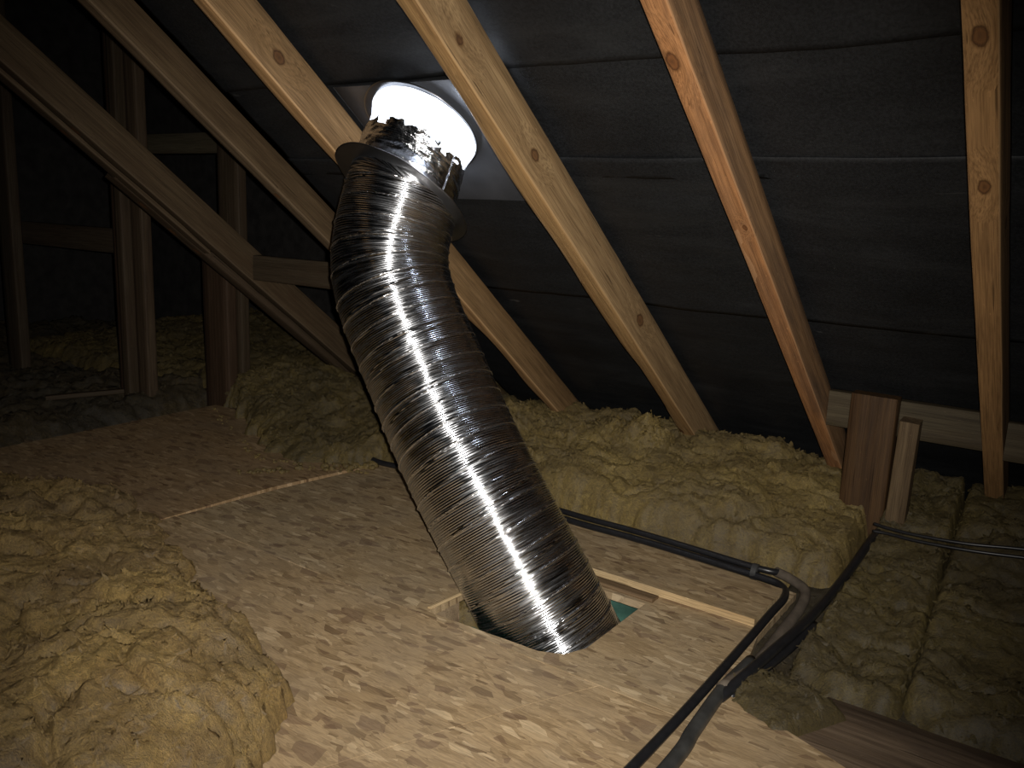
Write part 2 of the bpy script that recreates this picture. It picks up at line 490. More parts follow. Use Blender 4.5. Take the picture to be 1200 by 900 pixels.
# ---------------------------------------------------------------- timber builder
def timber_mesh(L, W, H, seg=None, rag=(0, 0), seed=0, wane=0.0, rough=.0012, chamf=.0025):
    """sawn bar: X 0..L, Y -W/2..W/2, Z 0..H, softened arrises, slight saw waviness, optional ragged ends"""
    seg = seg or max(8, int(L / .03))
    nw, nh = 5, 6
    ring = []
    c = chamf
    ys = list(np.linspace(-W / 2 + c, W / 2 - c, nw)); zs = list(np.linspace(c, H - c, nh))
    for y in ys: ring.append((y, 0))
    for z in zs: ring.append((W / 2, z))
    for y in reversed(ys): ring.append((y, H))
    for z in reversed(zs): ring.append((-W / 2, z))
    ring = np.array(ring); nr = len(ring)
    X = np.linspace(0, L, seg + 1)
    V = np.zeros((seg + 1, nr, 3))
    V[..., 0] = X[:, None]
    V[..., 1] = ring[None, :, 0]; V[..., 2] = ring[None, :, 1]
    n = fbm(V[..., 0] * 3, V[..., 1] * 20, V[..., 2] * 20 + seed, 3, seed % 50) * rough
    dirn = np.stack([0 * V[..., 0], np.sign(V[..., 1]) * (np.abs(V[..., 1]) > W / 2 - 1e-4), np.where(V[..., 2] < 1e-4, -1, np.where(V[..., 2] > H - 1e-4, 1, 0))], -1)
    V += dirn * n[..., None]
    V[..., 1] += perlin(V[..., 0] * .8, seed * 1.7, 0, 3)[..., ] * .002
    if wane:      # bark edge missing along one arris
        k = np.clip(perlin(V[..., 0] * 2.2, seed, 0, 5) * 2 + .35, 0, 1) * wane
        d = np.clip(1 - (np.abs(V[..., 1] - W / 2) + V[..., 2]) / wane, 0, 1)
        V[..., 1] -= d * k * .6; V[..., 2] += d * k * .6
    for end, amt in ((0, rag[0]), (seg, rag[1])):
        if amt:
            V[end, :, 0] += perlin(ring[:, 0] * 90, ring[:, 1] * 60, seed, 9) * amt
    F = []
    for i in range(seg):
        for j in range(nr):
            F.append((i * nr + j, i * nr + (j + 1) % nr, (i + 1) * nr + (j + 1) % nr, (i + 1) * nr + j))
    V = V.reshape(-1, 3)
    me = bpy.data.meshes.new('timber')
    F2 = [tuple(reversed(f)) for f in F]
    me.from_pydata(V.tolist(), [], F2 + [tuple(range(nr)), tuple(reversed([seg * nr + j for j in range(nr)]))])
    me.update()
    for p in me.polygons: p.use_smooth = len(p.vertices) == 4
    try:
        me.set_sharp_from_angle(angle=math.radians(50))
    except Exception:
        pass
    return me
def place_timber(name, me, mat, a, b, zdir):
    """bar from a to b (world), local Z along zdir"""
    a, b, zdir = Vector(a), Vector(b), Vector(zdir)
    x = (b - a).normalized()
    z = (zdir - x * zdir.dot(x)).normalized()
    y = z.cross(x)
    o = link(name, me, mat)
    mm = Matrix((x, y, z)).transposed().to_4x4(); mm.translation = a
    o.matrix_world = mm
    return o

S0, S1 = -1.5883, 2.9437
def rafter(x, xb, D0, D1, b_, d_, mat, label, seed, s0=S0, s1=S1, wane=0.0, rag=(0, 0), grp='roof rafters'):
    # local X runs down the slope from s0, local Y towards -world x, local Z out through the roof
    me = timber_mesh(s1 - s0, b_, d_, seed=seed, wane=wane, rag=rag)
    f = lambda s: (s / 2.753)
    a = roof(x + (xb - x) * f(s0) + b_ / 2, s0, D0 + (D1 - D0) * f(s0))
    c = roof(x + (xb - x) * f(s1) + b_ / 2, s1, D0 + (D1 - D0) * f(s1))
    o = place_timber('rafter', me, mat, a, c, NV)
    return tag(o, label, 'rafter', grp)
K = lambda s, dx, dD, r, b_: (s - S0, b_ / 2 - dx, dD, r)
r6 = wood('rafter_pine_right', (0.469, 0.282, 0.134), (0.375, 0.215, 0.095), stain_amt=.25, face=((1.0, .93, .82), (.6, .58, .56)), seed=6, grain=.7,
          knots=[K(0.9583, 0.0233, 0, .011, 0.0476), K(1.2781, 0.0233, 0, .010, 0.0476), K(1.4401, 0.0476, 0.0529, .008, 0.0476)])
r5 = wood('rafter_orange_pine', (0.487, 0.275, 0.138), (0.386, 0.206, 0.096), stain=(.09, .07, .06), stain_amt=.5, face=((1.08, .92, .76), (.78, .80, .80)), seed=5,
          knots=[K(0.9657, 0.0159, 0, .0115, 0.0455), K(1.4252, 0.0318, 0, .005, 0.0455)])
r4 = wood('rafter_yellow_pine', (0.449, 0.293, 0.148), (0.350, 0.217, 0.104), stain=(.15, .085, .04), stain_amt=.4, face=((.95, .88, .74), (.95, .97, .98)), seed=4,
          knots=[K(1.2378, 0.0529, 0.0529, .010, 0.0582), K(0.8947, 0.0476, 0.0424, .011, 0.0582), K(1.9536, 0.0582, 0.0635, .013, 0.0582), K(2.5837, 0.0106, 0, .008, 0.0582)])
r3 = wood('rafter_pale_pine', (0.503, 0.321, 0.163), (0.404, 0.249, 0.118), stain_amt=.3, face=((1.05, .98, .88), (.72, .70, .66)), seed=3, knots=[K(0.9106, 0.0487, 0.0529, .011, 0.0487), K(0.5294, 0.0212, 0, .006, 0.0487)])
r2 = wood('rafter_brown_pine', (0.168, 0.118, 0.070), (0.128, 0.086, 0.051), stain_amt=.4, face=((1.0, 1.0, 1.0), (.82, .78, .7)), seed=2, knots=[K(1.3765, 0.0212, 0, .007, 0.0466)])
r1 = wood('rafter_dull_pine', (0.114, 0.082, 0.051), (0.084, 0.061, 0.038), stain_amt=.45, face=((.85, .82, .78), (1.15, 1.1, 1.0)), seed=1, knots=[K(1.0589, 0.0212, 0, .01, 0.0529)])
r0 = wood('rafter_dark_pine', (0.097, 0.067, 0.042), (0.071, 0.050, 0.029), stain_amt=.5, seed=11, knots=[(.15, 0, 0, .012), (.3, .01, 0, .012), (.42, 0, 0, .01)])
rafter(-0.2372, -0.2435, 1.0631, 1.062, 0.0476, 0.1017, r6, 'light rafter at the far right with two round knots on its face', 60)
rafter(-0.7073, -0.6967, 1.061, 1.0705, 0.0455, 0.0964, r5, 'orange-brown rafter second from the right with one knot near its top', 50)
rafter(-1.1785, -1.1859, 1.0398, 1.0568, 0.0551, 0.1175, r4, 'broad yellow rafter just right of the silver duct with a split knot', 40, wane=.012)
rafter(-1.7387, -1.7567, 1.0599, 1.0557, 0.0487, 0.108, r3, 'pale rafter passing behind the top of the silver duct', 30, wane=.02)
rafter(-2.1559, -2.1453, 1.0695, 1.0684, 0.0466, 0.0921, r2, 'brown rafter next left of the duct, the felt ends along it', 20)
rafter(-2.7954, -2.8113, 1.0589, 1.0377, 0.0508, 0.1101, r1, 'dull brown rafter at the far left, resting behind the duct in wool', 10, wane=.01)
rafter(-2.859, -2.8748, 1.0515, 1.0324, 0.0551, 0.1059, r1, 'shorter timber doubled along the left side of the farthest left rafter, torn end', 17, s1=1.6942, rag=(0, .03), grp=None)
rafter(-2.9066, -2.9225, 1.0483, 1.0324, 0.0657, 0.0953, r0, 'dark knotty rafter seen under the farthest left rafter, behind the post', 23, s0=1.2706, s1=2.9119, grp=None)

# nogging boards between rafters low on the slope
n1m = wood('nogging_wood', (0.099, 0.077, 0.045), (0.067, 0.052, 0.032), stain_amt=.35, seed=21)
def nog(xa, xb, y, z0, z1, t, mat, label, seed, lean=.0):
    me = timber_mesh(xb - xa, t, z1 - z0, seed=seed, seg=20)
    o = place_timber('nogging', me, mat, (xa, y + t / 2, z0), (xb, y + t / 2, z0), (0, lean, 1))
    return tag(o, label, 'nogging')
nog(-0.6501, -0.2414, 2.5148, 0.3229, 0.4256, 0.0381, n1m, 'short horizontal board between the two rightmost rafters behind the dark block', 71)
nog(-0.1938, 0.4235, 2.5148, 0.307, 0.4108, 0.0381, n1m, 'horizontal board emerging right of the rightmost rafter', 72)
nog(-2.7372, -2.1601, 2.1177, 0.5982, 0.6935, 0.0318, wood('nogging_dark', (0.084, 0.063, 0.040), (0.059, 0.042, 0.025), seed=22), 'dim horizontal board left of the duct between two left rafters', 73)

# dark block and thinner offcut standing in the wool at the right
blk = wood('stained_block', (0.118, 0.064, 0.027), (0.076, 0.040, 0.018), stain=(.035, .02, .012), stain_amt=.6, seed=31, rough=.6)
me = timber_mesh(.468, .123, .05, seed=81, seg=24, rough=.001)
tag(place_timber('timber_block', me, blk, (-0.521, 2.4831, -0.0318), (-0.5178, 2.4693, 0.4362), (0, 1, 0)), 'dark brown upright block standing in the wool at the right', 'timber block')
blk2 = wood('offcut_block', (0.195, 0.135, 0.075), (0.135, 0.090, 0.049), stain_amt=.5, seed=32)
me = timber_mesh(.446, .049, .05, seed=82, seg=24, rough=.0015)
tag(place_timber('timber_offcut', me, blk2, (-0.4271, 2.4524, -0.0530), (-0.4095, 2.4062, 0.4037), (0, 1, 0)), 'narrow light offcut leaning beside the right side of the dark block', 'timber block')

# posts and rails of the partition frame in the dark at the left
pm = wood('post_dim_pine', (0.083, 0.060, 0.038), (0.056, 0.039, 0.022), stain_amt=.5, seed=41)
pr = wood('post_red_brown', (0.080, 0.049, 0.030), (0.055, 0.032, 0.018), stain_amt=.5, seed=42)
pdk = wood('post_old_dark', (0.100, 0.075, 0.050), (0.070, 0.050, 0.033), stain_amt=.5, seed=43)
def post(name, x0, x1, y0, z0, z1, dy, mat, label, cat, seed, lean=0.0):
    me = timber_mesh(z1 - z0, x1 - x0, dy, seed=seed, seg=28)
    o = place_timber(name, me, mat, ((x0 + x1) / 2, y0, z0), ((x0 + x1) / 2 + lean, y0, z1), (0, 1, 0))
    return tag(o, label, cat)
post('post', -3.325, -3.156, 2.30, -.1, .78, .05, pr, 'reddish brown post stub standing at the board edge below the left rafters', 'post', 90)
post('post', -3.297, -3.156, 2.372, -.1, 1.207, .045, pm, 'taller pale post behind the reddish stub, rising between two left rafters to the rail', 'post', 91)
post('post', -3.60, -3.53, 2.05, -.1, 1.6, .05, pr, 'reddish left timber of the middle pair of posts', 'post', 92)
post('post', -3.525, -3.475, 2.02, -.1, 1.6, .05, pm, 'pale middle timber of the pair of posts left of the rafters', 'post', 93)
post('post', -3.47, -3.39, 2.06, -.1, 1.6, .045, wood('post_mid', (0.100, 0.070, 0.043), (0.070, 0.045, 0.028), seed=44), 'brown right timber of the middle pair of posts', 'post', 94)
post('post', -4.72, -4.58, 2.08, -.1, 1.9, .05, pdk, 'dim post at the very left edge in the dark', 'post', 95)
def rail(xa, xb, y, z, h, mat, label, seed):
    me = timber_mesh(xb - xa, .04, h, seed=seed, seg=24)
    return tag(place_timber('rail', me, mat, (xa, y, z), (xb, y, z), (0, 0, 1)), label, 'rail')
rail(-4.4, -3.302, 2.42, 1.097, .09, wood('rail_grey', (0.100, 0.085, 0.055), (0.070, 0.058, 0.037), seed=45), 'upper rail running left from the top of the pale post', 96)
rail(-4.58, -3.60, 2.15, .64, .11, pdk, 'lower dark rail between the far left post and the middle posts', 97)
me = timber_mesh(.30, .03, .02, seed=98, seg=12)
tag(place_timber('batten', me, pm, (-3.60, 1.72, .045), (-3.47, 2.0, .055), (0, 0, 1)), 'thin pale batten lying in the dark wool at the foot of the middle posts', 'batten')

# torn felt scraps hanging at the top left
def scrap(pts, label, mat):
    bm = bmesh.new()
    vs = [bm.verts.new(p) for p in pts]
    f = bm.faces.new(vs)
    bmesh.ops.triangulate(bm, faces=[f])
    bmesh.ops.subdivide_edges(bm, edges=bm.edges[:], cuts=4, use_grid_fill=True)
    for v in bm.verts:
        v.co += Vector(NV) * float(perlin(v.co.x * 14, v.co.y * 14, v.co.z * 14)) * .02
    g = bmesh.ops.extrude_face_region(bm, geom=bm.faces[:])
    for e in g['geom']:
        if isinstance(e, bmesh.types.BMVert): e.co += Vector(NV) * .003
    me = bpy.data.meshes.new('felt_scrap'); bm.to_mesh(me); bm.free()
    return tag(link('felt_scrap', me, mat), label, 'felt scrap')
rag_m = plain('torn_sarking', (.17, .165, .14), .8, 0, .2, .4, 20, .002)
scrap([roof(-2.7742, 0.4447, 1.1859), roof(-2.5942, 0.3177, 1.1965), roof(-2.4354, 0.4765, 1.1753), roof(-2.6684, 0.5294, 1.1859)], 'pale torn scrap of sarking at the top left corner', rag_m)
scrap([roof(-2.3083, 0.3177, 1.1753), roof(-2.1654, 0.2647, 1.1753), roof(-2.1601, 0.6565, 1.1648), roof(-2.213, 0.6353, 1.1753)], 'torn sarking edge hanging beside the brown rafter near the top', rag_m)

# ---------------------------------------------------------------- boards
def board(name, poly, z0, z1, mat, label=None, cat=None, hole=None, edge_mat=None, rag=.0008, seed=0, parent=None):
    """sheet with outline poly (x, y), slightly irregular sawn edges"""
    def dens(pl):
        out = []
        for (a, c) in zip(pl, pl[1:] + pl[:1]):
            n = max(1, int((Vector(c) - Vector(a)).length / .02))
            d = (Vector(c) - Vector(a)); nn = Vector((-d.y, d.x)).normalized() if d.length else Vector((0, 0))
            for k in range(n):
                p = Vector(a) + d * (k / n)
                r = float(perlin(p.x * 30, p.y * 30, seed, 4)) * rag if k else 0
                out.append(p + nn * r)
        return out
    bm = bmesh.new()
    outer = [bm.verts.new((p.x, p.y, z1)) for p in dens(poly)]
    eds = [bm.edges.new((outer[i], outer[(i + 1) % len(outer)])) for i in range(len(outer))]
    if hole:
        inner = [bm.verts.new((p.x, p.y, z1)) for p in dens(hole)]
        eds += [bm.edges.new((inner[i], inner[(i + 1) % len(inner)])) for i in range(len(inner))]
    r = bmesh.ops.triangle_fill(bm, use_beauty=True, use_dissolve=False, edges=eds)
    faces = [f for f in r['geom'] if isinstance(f, bmesh.types.BMFace)]
    for f in faces:
        f.normal_update()
        if f.normal.z < 0: f.normal_flip()
    g = bmesh.ops.extrude_face_region(bm, geom=faces)
    for e in g['geom']:
        if isinstance(e, bmesh.types.BMVert): e.co.z = z0
    bmesh.ops.recalc_face_normals(bm, faces=bm.faces[:])
    me = bpy.data.meshes.new(name)
    for f in bm.faces:
        f.material_index = 1 if abs(f.normal.z) < .5 and edge_mat else 0
    bm.to_mesh(me); bm.free()
    o = link(name, me, mat, parent)
    if edge_mat: me.materials.append(edge_mat)
    if label: tag(o, label, cat)
    return o
T = .018
HOLE = [(-1.177, 1.372), (-.885, 1.385), (-.835, 1.408), (-.812, 1.46), (-.812, 1.732), (-1.177, 1.735)]
board('floor_board', [(-2.12, 1.356), (-.522, 1.353), (-.522, 1.62), (-.545, 1.75), (-.548, 2.03), (-2.04, 2.16), (-2.10, 1.70)], -T, 0, osb1,
      'middle chipboard sheet with the square hatch the duct goes through', 'floor board', hole=HOLE, seed=1)
board('floor_board', [(-2.13, .2), (-1.30, .2), (-.945, .851), (-.79, 1.21), (-.72, 1.350), (-2.125, 1.353)], -T, -.0006, osb2,
      'chipboard sheet in the middle foreground left of the slanting joint', 'floor board', seed=2)
board('floor_board', [(-1.297, .2), (-.505, .2), (-.51, 1.350), (-.716, 1.350), (-.787, 1.209), (-.942, .850)], -T, .0004, osb2,
      'chipboard sheet in the foreground right of the slanting joint beside the cables', 'floor board', seed=3)
board('floor_board', [(-3.12, .3), (-2.14, .3), (-2.125, 1.70), (-2.045, 2.27), (-3.21, 2.27)], -T, .001, osb3,
      'far left chipboard sheet ending at the dark wool', 'floor board', seed=4)
board('floor_board', [(-.504, .3), (.6, .3), (.6, 1.02), (-.277, 1.382), (-.504, 1.468)], -.003, .012, osb2,
      'chipboard piece at the bottom right corner beyond the cables', 'floor board', seed=5)
board('offcut_board', [(-1.15, 1.792), (-.567, 1.786), (-.566, 1.99), (-1.16, 2.0)], .0005, .0195, osb4,
      'raised dusty chipboard strip right of the duct beside the cable run', 'floor board', edge_mat=cut_m, seed=6)
# packing strip on the back edge of the hatch
jm3 = wood('packing_wood', (.28, .19, .11), (.2, .13, .07), seed=53)
me = timber_mesh(.20, .035, .008, seed=99, seg=14)
tag(place_timber('packing_strip', me, jm3, (-1.0, 1.765, .0005), (-.80, 1.762, .0005), (0, 0, 1)), 'thin pale strip of wood between hatch and raised board', 'batten')
me = timber_mesh(.14, .012, .006, seed=100, seg=14)
tag(place_timber('splinter', me, cut_m, (-1.185, 1.385, -.002), (-1.172, 1.56, -.002), (0, 0, 1)), 'broken pale splinter along the left edge of the hatch', 'splinter')

# joists under the boards
jm = wood('joist_weathered', (.25, .18, .12), (.16, .11, .07), stain=(.05, .035, .03), stain_amt=.65, seed=51)
jm2 = wood('joist_plain', (.4, .3, .19), (.3, .21, .13), seed=52)
def joist(xa, xb, y0, y1, mat, label, z1=-.0185, z0=-.1005, seed=0):
    me = timber_mesh(xb - xa, y1 - y0, z1 - z0, seed=seed, rag=(.006, .006))
    return tag(place_timber('joist', me, mat, (xa, (y0 + y1) / 2, z0), (xb, (y0 + y1) / 2, z0), (0, 0, 1)), label, 'joist')
joist(-.505, 1.0, 1.30, 1.61, jm, 'broad weathered timber bare at the bottom right', z1=-.004, seed=101)
joist(-3.3, -.6, 1.08, 1.13, jm2, 'ceiling joist hidden under the foreground boards, before the hatch', seed=102)
joist(-3.3, -1.19, 1.45, 1.50, jm2, 'ceiling joist ending at the left side of the hatch', seed=103)
joist(-3.3, -.6, 1.90, 1.95, jm2, 'ceiling joist under the raised strip behind the hatch', seed=104)
joist(-3.3, -.6, .62, .67, jm2, 'ceiling joist nearest the camera under the boards', seed=105)

# ---------------------------------------------------------------- mineral wool
def resample(P, n):
    P = np.array(P, float)
    for _ in range(2):   # round the corners a little
        Q = [P[0]]
        for a, c in zip(P[:-1], P[1:]): Q += [a * .75 + c * .25, a * .25 + c * .75]
        Q.append(P[-1]); P = np.array(Q)
    L = np.concatenate([[0], np.cumsum(np.linalg.norm(np.diff(P, axis=0), axis=1))])
    t = np.linspace(0, L[-1], n)
    return np.stack([np.interp(t, L, P[:, k]) for k in range(2)], -1), L[-1]
def wool(name, A, B, top, mat, label, base=-.10, res=.006, amp=(.02, .012, .005), w=(.05, .05, .05, .05), seed=0, tuft=0.0, fold=0.0, edge_rag=.02, cat='insulation', flakes=6500):
    """batt between front line A and back line B; top(x, y) = upper surface; w = rounding width at front, back, start, end"""
    _, la = resample(A, 10)
    lb = np.linalg.norm(np.array(A[0]) - np.array(B[0])); lb2 = np.linalg.norm(np.array(A[-1]) - np.array(B[-1]))
    nu = max(16, int(la / res)); nv = max(12, int(max(lb, lb2) / res))
    PA, la = resample(A, nu); PB, _ = resample(B, nu)
    v = np.linspace(0, 1, nv)[None, :, None]
    P = PA[:, None, :] * (1 - v) + PB[:, None, :] * v
    dAB = np.linalg.norm(PB - PA, axis=1)[:, None]
    vv = v[..., 0] * np.ones((nu, 1)); uu = np.linspace(0, 1, nu)[:, None] * np.ones((1, nv))
    x, y = P[..., 0].copy(), P[..., 1].copy()
    # ragged outline
    d = (PB - PA) / np.maximum(dAB, 1e-6)
    rg = fbm(x * 9, y * 9, seed, 3, seed + 20) * edge_rag
    fa = np.exp(-vv * dAB / .06)
    x += d[:, None, 0] * rg * fa; y += d[:, None, 1] * rg * fa
    def q(dist, ww):
        if ww <= 0: return np.ones_like(dist)
        e = np.clip(dist / ww, 0, 1)
        return np.sqrt(np.clip(1 - (1 - e) ** 2, 0, 1))
    fall = q(vv * dAB, w[0]) * q((1 - vv) * dAB, w[1]) * q(uu * la, w[2]) * q((1 - uu) * la, w[3])
    wx = x + fbm(x * 5, y * 5, seed + 4, 3, seed + 30) * .05
    wy = y + fbm(x * 5, y * 5, seed + 9, 3, seed + 40) * .05
    h = fbm(wx * 5, wy * 5, seed, 3, seed) * amp[0]
    h += fbm(wx * 13, wy * 13, seed, 3, seed + 5) * amp[1] * .8 - billow(wx * 11, wy * 17, seed, 2, seed + 6) * amp[1] * .4
    h += fbm(wx * 40, wy * 52, seed, 3, seed + 11) * amp[2] * .9 - billow(wx * 40, wy * 52, seed, 2, seed + 12) * amp[2] * .35
    h += fbm(wx * 110, wy * 110, seed, 2, seed + 15) * amp[2] * .35
    if tuft:
        t = perlin(wx * 22, wy * 22, seed + 2, seed + 17)
        h += np.clip(t, 0, 1) ** 1.0 * tuft * 2 * np.clip(perlin(x * 3, y * 3, seed, 8) + .6, 0, 1)
    if fold:
        r = 1 - np.abs(perlin(wx * 2.2 + wy * 3, wy * 8 - wx * 2, seed + 3, seed + 19)) * 3
        h -= np.clip(r, 0, 1) ** 3 * fold
    zt = np.vectorize(top)(x, y) if not hasattr(top, 'np') else top(x, y)
    z = base + (zt - base) * fall + h * np.clip(fall * 1.1, 0, 1)
    z = np.maximum(z, base)
    # push lumps sideways so that faces overhang a bit
    side = (1 - np.clip(fall, 0, 1))
    x -= d[:, None, 0] * h * 1.2 * side; y -= d[:, None, 1] * h * 1.2 * side
    top_v = np.stack([x, y, z], -1).reshape(-1, 3)
    o = mesh_from(name, top_v, grid_faces(nu, nv)[:, ::-1], mat)
    if label: tag(o, label, cat)
    # torn flakes and tufts of fibre standing out of the surface
    n = int(la * float(np.mean(dAB)) * flakes)
    if n:
        G = np.stack([x, y, z], -1)
        du = np.gradient(G, axis=0); dv = np.gradient(G, axis=1)
        nn = np.cross(du, dv); nn /= np.maximum(np.linalg.norm(nn, axis=-1, keepdims=True), 1e-9)
        nn = np.where(nn[..., 2:3] < 0, -nn, nn)
        R = np.random.default_rng(seed)
        ii = R.integers(2, nu - 2, n); jj = R.integers(2, nv - 2, n)
        c, m_ = G[ii, jj], nn[ii, jj]
        a_ = R.normal(size=(n, 3)); a_ -= m_ * (a_ * m_).sum(1, keepdims=True); a_ /= np.linalg.norm(a_, axis=1, keepdims=True)
        b_ = np.cross(m_, a_)
        big = R.random((n, 1)) ** 3
        ln_ = (.005 + .018 * big); wd = ln_ * R.uniform(.18, .6, (n, 1)); lift = ln_ * R.uniform(.05, .55, (n, 1)); twist = R.normal(size=(n, 1)) * .4
        rows = []
        for k, (t_, wk) in enumerate(((-.5, .5), (-.15, 1), (.2, .8), (.5, .15))):
            cc = c + a_ * ln_ * t_ + m_ * (lift * (t_ + .5) ** 1.5 * 1.2 - .0008) + b_ * wd * twist * t_
            sl = m_ * wd * .35 * R.normal(size=(n, 1)) * (k > 0)
            rows += [cc - b_ * wd * .5 * wk - sl, cc + m_ * wd * .25, cc + b_ * wd * .5 * wk + sl]
        VV = np.stack(rows, 1)      # n, 12, 3
        base_i = np.arange(n)[:, None] * 12
        ff = []
        for k in range(3):
            for q_ in range(2):
                ff.append(base_i + np.array([[k * 3 + q_, k * 3 + q_ + 1, k * 3 + q_ + 4, k * 3 + q_ + 3]]))
        t = mesh_from('fibre_tufts', VV.reshape(-1, 3), np.vstack(ff), mat, o)
        t['kind'] = 'stuff'
    return o
lin = lambda *p: (lambda x, y: float(np.interp(y, [a for a, _ in p], [c for _, c in p])))

# foreground roll lying on the boards at the left
def roll_top(x, y):
    e = float(np.interp(x, [-3.2, -2.4, -1.9, -1.4, -1.1], [.03, .045, .075, .11, .12])) + .015 * math.sin(x * 7 + y * 5)
    return e + .05 * max(0, 1 - abs(x + 1.15) / .45) * max(0, 1 - abs(y - .62) / .5)
wool('insulation_roll', [(-3.4, 1.20), (-2.80, 1.23), (-2.56, 1.33), (-2.20, 1.335), (-1.85, 1.20), (-1.51, 1.075), (-1.19, .965), (-1.0, .84), (-.93, .62), (-.90, .1)],
     [(-3.4, .0), (-3.0, -.05), (-2.6, -.1), (-2.3, -.1), (-2.0, -.1), (-1.8, -.1), (-1.6, -.1), (-1.4, -.1), (-1.25, -.1), (-1.1, -.12)],
     roll_top, wool_b, 'thick brownish wool roll lying on the boards in the left foreground', base=.0015, res=.006,
     amp=(.028, .012, .0045), w=(.20, .1, .05, .02), seed=3, fold=.03, edge_rag=.03)
# behind the duct
def b_top(x, y):
    return float(np.interp(y, [2.08, 2.2, 2.45, 2.8], [.08, .11, .135, .15])) + .02 * math.sin(x * 4)
wool('insulation_batt', [(-1.98, 2.12), (-1.6, 2.115), (-1.2, 2.105), (-.87, 2.10), (-.66, 2.12), (-.54, 2.10), (-.475, 2.14)],
     [(-1.98, 2.88), (-1.6, 2.88), (-1.2, 2.88), (-.87, 2.88), (-.7, 2.88), (-.6, 2.88), (-.49, 2.88)],
     b_top, wool_y, 'yellow wool batt between the duct and the dark block, behind the cables', res=.005,
     amp=(.03, .012, .005), w=(.06, 0, .05, .04), seed=7, tuft=.012, fold=.02)
def tuft_top(x, y):
    return .19 + .045 * math.sin(x * 9) * .5 - abs(y - 2.52) * .35
wool('insulation_heap', [(-1.85, 2.38), (-1.5, 2.36), (-1.25, 2.38), (-1.12, 2.42)], [(-1.85, 2.74), (-1.5, 2.76), (-1.25, 2.74), (-1.1, 2.70)],
     tuft_top, wool_y, 'tufty loose wool heaped against the felt between two rafter feet right of the duct', base=.06, res=.005,
     amp=(.025, .03, .012), w=(.1, .08, .08, .1), seed=12, tuft=.04, flakes=14000)
def bl_top(x, y):
    return float(np.interp(y, [1.9, 2.15, 2.5, 2.9], [.035, .075, .14, .16])) + .015 * math.sin(x * 6)
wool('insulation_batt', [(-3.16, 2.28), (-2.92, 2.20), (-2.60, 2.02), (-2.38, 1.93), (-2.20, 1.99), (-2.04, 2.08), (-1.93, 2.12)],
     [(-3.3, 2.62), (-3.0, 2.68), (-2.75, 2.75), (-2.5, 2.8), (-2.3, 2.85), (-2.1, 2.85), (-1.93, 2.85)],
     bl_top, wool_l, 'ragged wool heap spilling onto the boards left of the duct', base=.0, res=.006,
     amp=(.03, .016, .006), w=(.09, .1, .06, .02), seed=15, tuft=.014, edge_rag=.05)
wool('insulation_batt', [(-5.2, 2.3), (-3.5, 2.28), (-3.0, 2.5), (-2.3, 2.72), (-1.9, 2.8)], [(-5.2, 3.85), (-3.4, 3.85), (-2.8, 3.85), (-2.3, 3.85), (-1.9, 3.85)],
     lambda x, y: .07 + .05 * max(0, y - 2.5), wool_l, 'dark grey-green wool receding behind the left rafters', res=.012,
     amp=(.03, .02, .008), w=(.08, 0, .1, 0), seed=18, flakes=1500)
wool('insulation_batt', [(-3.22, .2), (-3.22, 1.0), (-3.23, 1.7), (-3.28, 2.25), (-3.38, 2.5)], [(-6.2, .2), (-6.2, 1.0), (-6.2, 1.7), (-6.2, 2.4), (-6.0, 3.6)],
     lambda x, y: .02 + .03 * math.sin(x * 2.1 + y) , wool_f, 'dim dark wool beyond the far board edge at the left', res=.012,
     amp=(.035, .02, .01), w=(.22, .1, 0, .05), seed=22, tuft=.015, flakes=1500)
# right hand side
def c_top(x, y):
    return float(np.interp(y, [1.60, 1.7, 1.9, 2.2, 2.5, 2.8], [-.005, .02, .03, .06, .12, .15]))
wool('insulation_batt', [(-.455, 1.62), (-.36, 1.615), (-.28, 1.615), (-.215, 1.615)], [(-.47, 2.85), (-.40, 2.85), (-.36, 2.85), (-.295, 2.85)],
     c_top, wool_g, 'narrow grey-green wool strip between the cable crease and the wider batt', res=.005,
     amp=(.022, .014, .005), w=(.06, 0, .02, .03), seed=27, fold=.02, tuft=.008)
wool('insulation_batt', [(-.235, 1.625), (0, 1.625), (.4, 1.63), (.9, 1.63)], [(-.31, 2.85), (0, 2.85), (.4, 2.85), (.9, 2.85)],
     lambda x, y: c_top(x, y) + .012, wool_g, 'wide grey-green wool batt at the right edge behind the bare timber', res=.006,
     amp=(.024, .015, .005), w=(.06, 0, .03, 0), seed=31, fold=.025)
wool('insulation_piece', [(-.525, 1.50), (-.47, 1.42), (-.40, 1.40), (-.36, 1.43)], [(-.50, 1.585), (-.46, 1.60), (-.38, 1.60), (-.30, 1.55)],
     lambda x, y: .03, wool_g, 'loose tuft of wool lying on the end of the bare timber', base=-.004, res=.003, amp=(.012, .008, .004), w=(.05, .05, .05, .05), seed=35)
wool('insulation_piece', [(-1.30, 1.40), (-1.21, 1.40)], [(-1.30, 1.72), (-1.21, 1.72)], lambda x, y: -.05, wool_y, 'wool seen down inside the left of the hatch', base=-.1, res=.006, w=(.01, .01, .01, .03), seed=36) if False else None
wool('insulation_piece', [(-1.40, 1.51), (-1.00, 1.51)], [(-1.40, 1.76), (-1.00, 1.76)], lambda x, y: -.055, wool_y, 'wool seen down inside the left corner of the hatch', base=-.1, res=.006, amp=(.006, .006, .003), w=(.01, .01, .01, .03), seed=37)
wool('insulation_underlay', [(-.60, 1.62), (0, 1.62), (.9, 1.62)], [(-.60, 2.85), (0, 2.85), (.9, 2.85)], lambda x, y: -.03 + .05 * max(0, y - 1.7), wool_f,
     'lower layer of dark wool glimpsed in the gaps between batts at the right', res=.012, amp=(.01, .008, .004), w=(.02, 0, .02, 0), seed=38)
